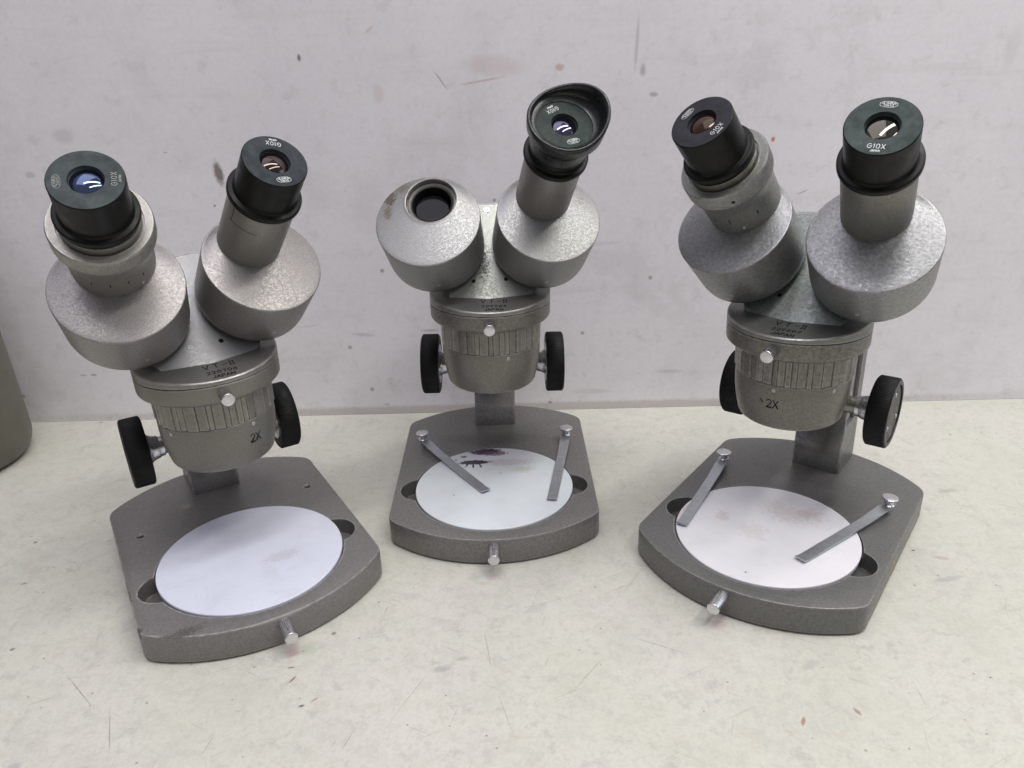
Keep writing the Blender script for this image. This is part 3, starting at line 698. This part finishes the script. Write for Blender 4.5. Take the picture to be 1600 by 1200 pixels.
# ---- left microscope: neutral grey, no clips
gA = (.215, .208, .192)
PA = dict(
    base=paint('grey_hammer_base_worn', (0.216, 0.207, 0.203), .14, .42, 0.35, 1000, dirt=.25, wear_highlight=.8, spots=[
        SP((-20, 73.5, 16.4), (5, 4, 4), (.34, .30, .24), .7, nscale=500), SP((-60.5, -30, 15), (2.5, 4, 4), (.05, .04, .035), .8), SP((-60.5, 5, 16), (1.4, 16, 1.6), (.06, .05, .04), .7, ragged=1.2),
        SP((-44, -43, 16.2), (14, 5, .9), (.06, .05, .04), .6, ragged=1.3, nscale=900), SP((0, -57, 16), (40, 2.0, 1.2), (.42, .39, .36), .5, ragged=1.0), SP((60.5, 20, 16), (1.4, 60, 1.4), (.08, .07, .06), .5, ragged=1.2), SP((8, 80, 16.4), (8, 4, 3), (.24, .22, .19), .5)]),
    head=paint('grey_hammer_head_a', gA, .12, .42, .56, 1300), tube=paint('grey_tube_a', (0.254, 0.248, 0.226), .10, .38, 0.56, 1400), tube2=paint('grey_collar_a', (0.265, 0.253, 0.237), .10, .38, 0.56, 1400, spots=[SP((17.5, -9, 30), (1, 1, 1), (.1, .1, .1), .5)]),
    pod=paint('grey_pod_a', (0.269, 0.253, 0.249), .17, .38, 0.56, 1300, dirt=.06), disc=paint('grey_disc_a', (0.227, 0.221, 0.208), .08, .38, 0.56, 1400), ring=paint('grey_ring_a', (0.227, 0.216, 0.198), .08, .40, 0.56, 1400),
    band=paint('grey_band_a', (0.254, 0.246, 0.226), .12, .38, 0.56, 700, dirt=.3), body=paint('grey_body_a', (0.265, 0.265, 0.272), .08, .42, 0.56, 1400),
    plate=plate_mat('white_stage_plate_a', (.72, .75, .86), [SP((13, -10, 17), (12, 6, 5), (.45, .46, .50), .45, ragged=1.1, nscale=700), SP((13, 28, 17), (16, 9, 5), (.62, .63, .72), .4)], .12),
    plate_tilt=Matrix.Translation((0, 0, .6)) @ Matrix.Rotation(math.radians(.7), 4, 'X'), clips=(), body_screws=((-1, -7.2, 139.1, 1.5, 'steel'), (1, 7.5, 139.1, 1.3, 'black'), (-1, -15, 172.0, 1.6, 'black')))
# ---- middle microscope: palest head, mould specks, stained plate
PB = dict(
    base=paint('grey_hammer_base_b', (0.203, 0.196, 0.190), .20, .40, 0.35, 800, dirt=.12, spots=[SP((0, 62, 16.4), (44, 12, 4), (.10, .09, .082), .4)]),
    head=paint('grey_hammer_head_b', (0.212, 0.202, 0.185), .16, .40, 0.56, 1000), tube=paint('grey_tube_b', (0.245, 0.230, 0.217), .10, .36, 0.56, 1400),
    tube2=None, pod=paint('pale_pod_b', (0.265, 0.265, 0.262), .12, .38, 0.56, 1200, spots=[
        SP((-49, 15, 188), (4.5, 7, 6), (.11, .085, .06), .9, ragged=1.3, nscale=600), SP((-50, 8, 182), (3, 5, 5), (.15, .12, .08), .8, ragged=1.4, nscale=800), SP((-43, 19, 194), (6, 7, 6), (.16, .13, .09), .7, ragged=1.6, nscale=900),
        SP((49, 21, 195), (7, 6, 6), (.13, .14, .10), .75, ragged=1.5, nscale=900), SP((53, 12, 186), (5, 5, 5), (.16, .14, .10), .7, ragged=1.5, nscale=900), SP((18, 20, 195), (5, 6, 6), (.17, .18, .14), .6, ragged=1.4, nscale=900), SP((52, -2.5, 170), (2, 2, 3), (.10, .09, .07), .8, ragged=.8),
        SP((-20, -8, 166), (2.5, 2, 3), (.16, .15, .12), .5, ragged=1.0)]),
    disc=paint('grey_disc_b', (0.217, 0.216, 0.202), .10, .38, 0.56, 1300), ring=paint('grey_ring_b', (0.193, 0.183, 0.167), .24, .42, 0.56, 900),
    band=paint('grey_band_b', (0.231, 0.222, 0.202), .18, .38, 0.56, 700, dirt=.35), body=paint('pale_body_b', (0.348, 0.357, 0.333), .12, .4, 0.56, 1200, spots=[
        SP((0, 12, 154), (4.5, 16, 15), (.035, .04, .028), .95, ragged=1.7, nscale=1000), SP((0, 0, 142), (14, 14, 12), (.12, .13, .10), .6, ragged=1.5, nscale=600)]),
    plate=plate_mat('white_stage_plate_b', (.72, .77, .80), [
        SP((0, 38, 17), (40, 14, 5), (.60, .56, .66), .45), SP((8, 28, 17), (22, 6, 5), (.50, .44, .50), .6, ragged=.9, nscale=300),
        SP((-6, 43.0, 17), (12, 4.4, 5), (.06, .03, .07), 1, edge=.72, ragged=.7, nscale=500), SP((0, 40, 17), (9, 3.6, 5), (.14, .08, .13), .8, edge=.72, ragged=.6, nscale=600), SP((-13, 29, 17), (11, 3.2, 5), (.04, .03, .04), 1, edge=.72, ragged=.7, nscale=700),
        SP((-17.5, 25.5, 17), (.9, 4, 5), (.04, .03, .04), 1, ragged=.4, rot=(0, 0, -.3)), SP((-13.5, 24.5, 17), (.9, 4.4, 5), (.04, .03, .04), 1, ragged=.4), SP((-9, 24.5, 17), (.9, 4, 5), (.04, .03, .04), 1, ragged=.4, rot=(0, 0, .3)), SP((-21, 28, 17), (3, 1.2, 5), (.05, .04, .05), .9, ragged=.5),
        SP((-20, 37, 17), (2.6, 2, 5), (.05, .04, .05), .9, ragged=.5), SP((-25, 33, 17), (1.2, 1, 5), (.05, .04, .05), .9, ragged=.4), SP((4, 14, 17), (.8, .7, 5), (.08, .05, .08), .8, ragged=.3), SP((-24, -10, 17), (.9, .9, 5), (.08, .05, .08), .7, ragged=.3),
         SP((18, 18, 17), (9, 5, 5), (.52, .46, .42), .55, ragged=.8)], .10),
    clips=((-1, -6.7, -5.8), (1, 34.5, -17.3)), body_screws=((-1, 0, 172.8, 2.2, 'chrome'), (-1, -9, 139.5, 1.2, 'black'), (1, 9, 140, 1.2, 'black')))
# ---- right microscope: coarse hammer finish, greenish grey
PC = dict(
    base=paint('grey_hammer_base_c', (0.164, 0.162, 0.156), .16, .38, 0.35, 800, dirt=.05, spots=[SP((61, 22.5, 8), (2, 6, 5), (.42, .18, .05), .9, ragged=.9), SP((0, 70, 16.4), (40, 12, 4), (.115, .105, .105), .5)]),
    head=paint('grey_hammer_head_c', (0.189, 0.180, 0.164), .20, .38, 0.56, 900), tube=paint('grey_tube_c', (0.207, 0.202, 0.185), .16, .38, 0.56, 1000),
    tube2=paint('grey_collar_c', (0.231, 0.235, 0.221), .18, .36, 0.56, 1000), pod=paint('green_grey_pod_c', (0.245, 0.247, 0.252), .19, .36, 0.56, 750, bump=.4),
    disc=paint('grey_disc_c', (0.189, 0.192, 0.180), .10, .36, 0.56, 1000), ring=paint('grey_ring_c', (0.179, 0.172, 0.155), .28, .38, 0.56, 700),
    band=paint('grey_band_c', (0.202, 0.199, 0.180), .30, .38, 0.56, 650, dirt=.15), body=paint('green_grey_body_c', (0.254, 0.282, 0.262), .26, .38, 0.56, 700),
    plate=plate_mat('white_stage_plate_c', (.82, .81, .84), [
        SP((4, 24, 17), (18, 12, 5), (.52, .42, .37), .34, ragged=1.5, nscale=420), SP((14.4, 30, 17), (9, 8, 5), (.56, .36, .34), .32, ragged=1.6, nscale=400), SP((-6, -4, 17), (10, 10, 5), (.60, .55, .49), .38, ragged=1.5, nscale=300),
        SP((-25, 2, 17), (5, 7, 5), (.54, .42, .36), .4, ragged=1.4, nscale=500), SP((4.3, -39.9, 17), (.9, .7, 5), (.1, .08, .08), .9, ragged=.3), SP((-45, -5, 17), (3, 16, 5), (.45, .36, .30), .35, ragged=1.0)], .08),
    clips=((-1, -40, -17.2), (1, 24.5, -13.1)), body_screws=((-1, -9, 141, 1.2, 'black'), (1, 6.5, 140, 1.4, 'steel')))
for P_ in (PA, PB, PC): P_['house'] = P_['head']
PB['tube2'] = PB['tube']

microscope(-141.693, -139.339, 30.612, -.114, -.227, -5.385, 2.288, .02, dict(L=98.6, R=110.9),
    'left stereo microscope with bare stage plate, no stage clips and small holes in its base', 'A', '220706', 25.2, (-60, 25.2), dict(L=(-12, 172, 'grey_ink', True), R=(75, -88, 'white_ink', False)), PA)
microscope(-12.998, -75.356, 0.002, -.088, .993, 1.995, 2.675, .33, dict(L=101.9, R=105.5),
    'middle stereo microscope missing one eyepiece, with a black rubber eyecup and ink-stained plate', 'B', '229264', None, (20,), dict(L=(0, 0, 'white_ink', False), R=(122, -70, 'white_ink', False)), PB)
microscope(133.776, -134.29, -37.613, .182, -.486, 3.39, -.074, -.35, dict(L=107.9, R=100.4),
    'right stereo microscope with two clips on a brown-smeared plate and two bare black eyepieces', 'C', '229997', 0.2, (0.4, 60), dict(L=(-27, 150, 'white_ink', True), R=(-88, 92, 'white_ink', True)), PC)
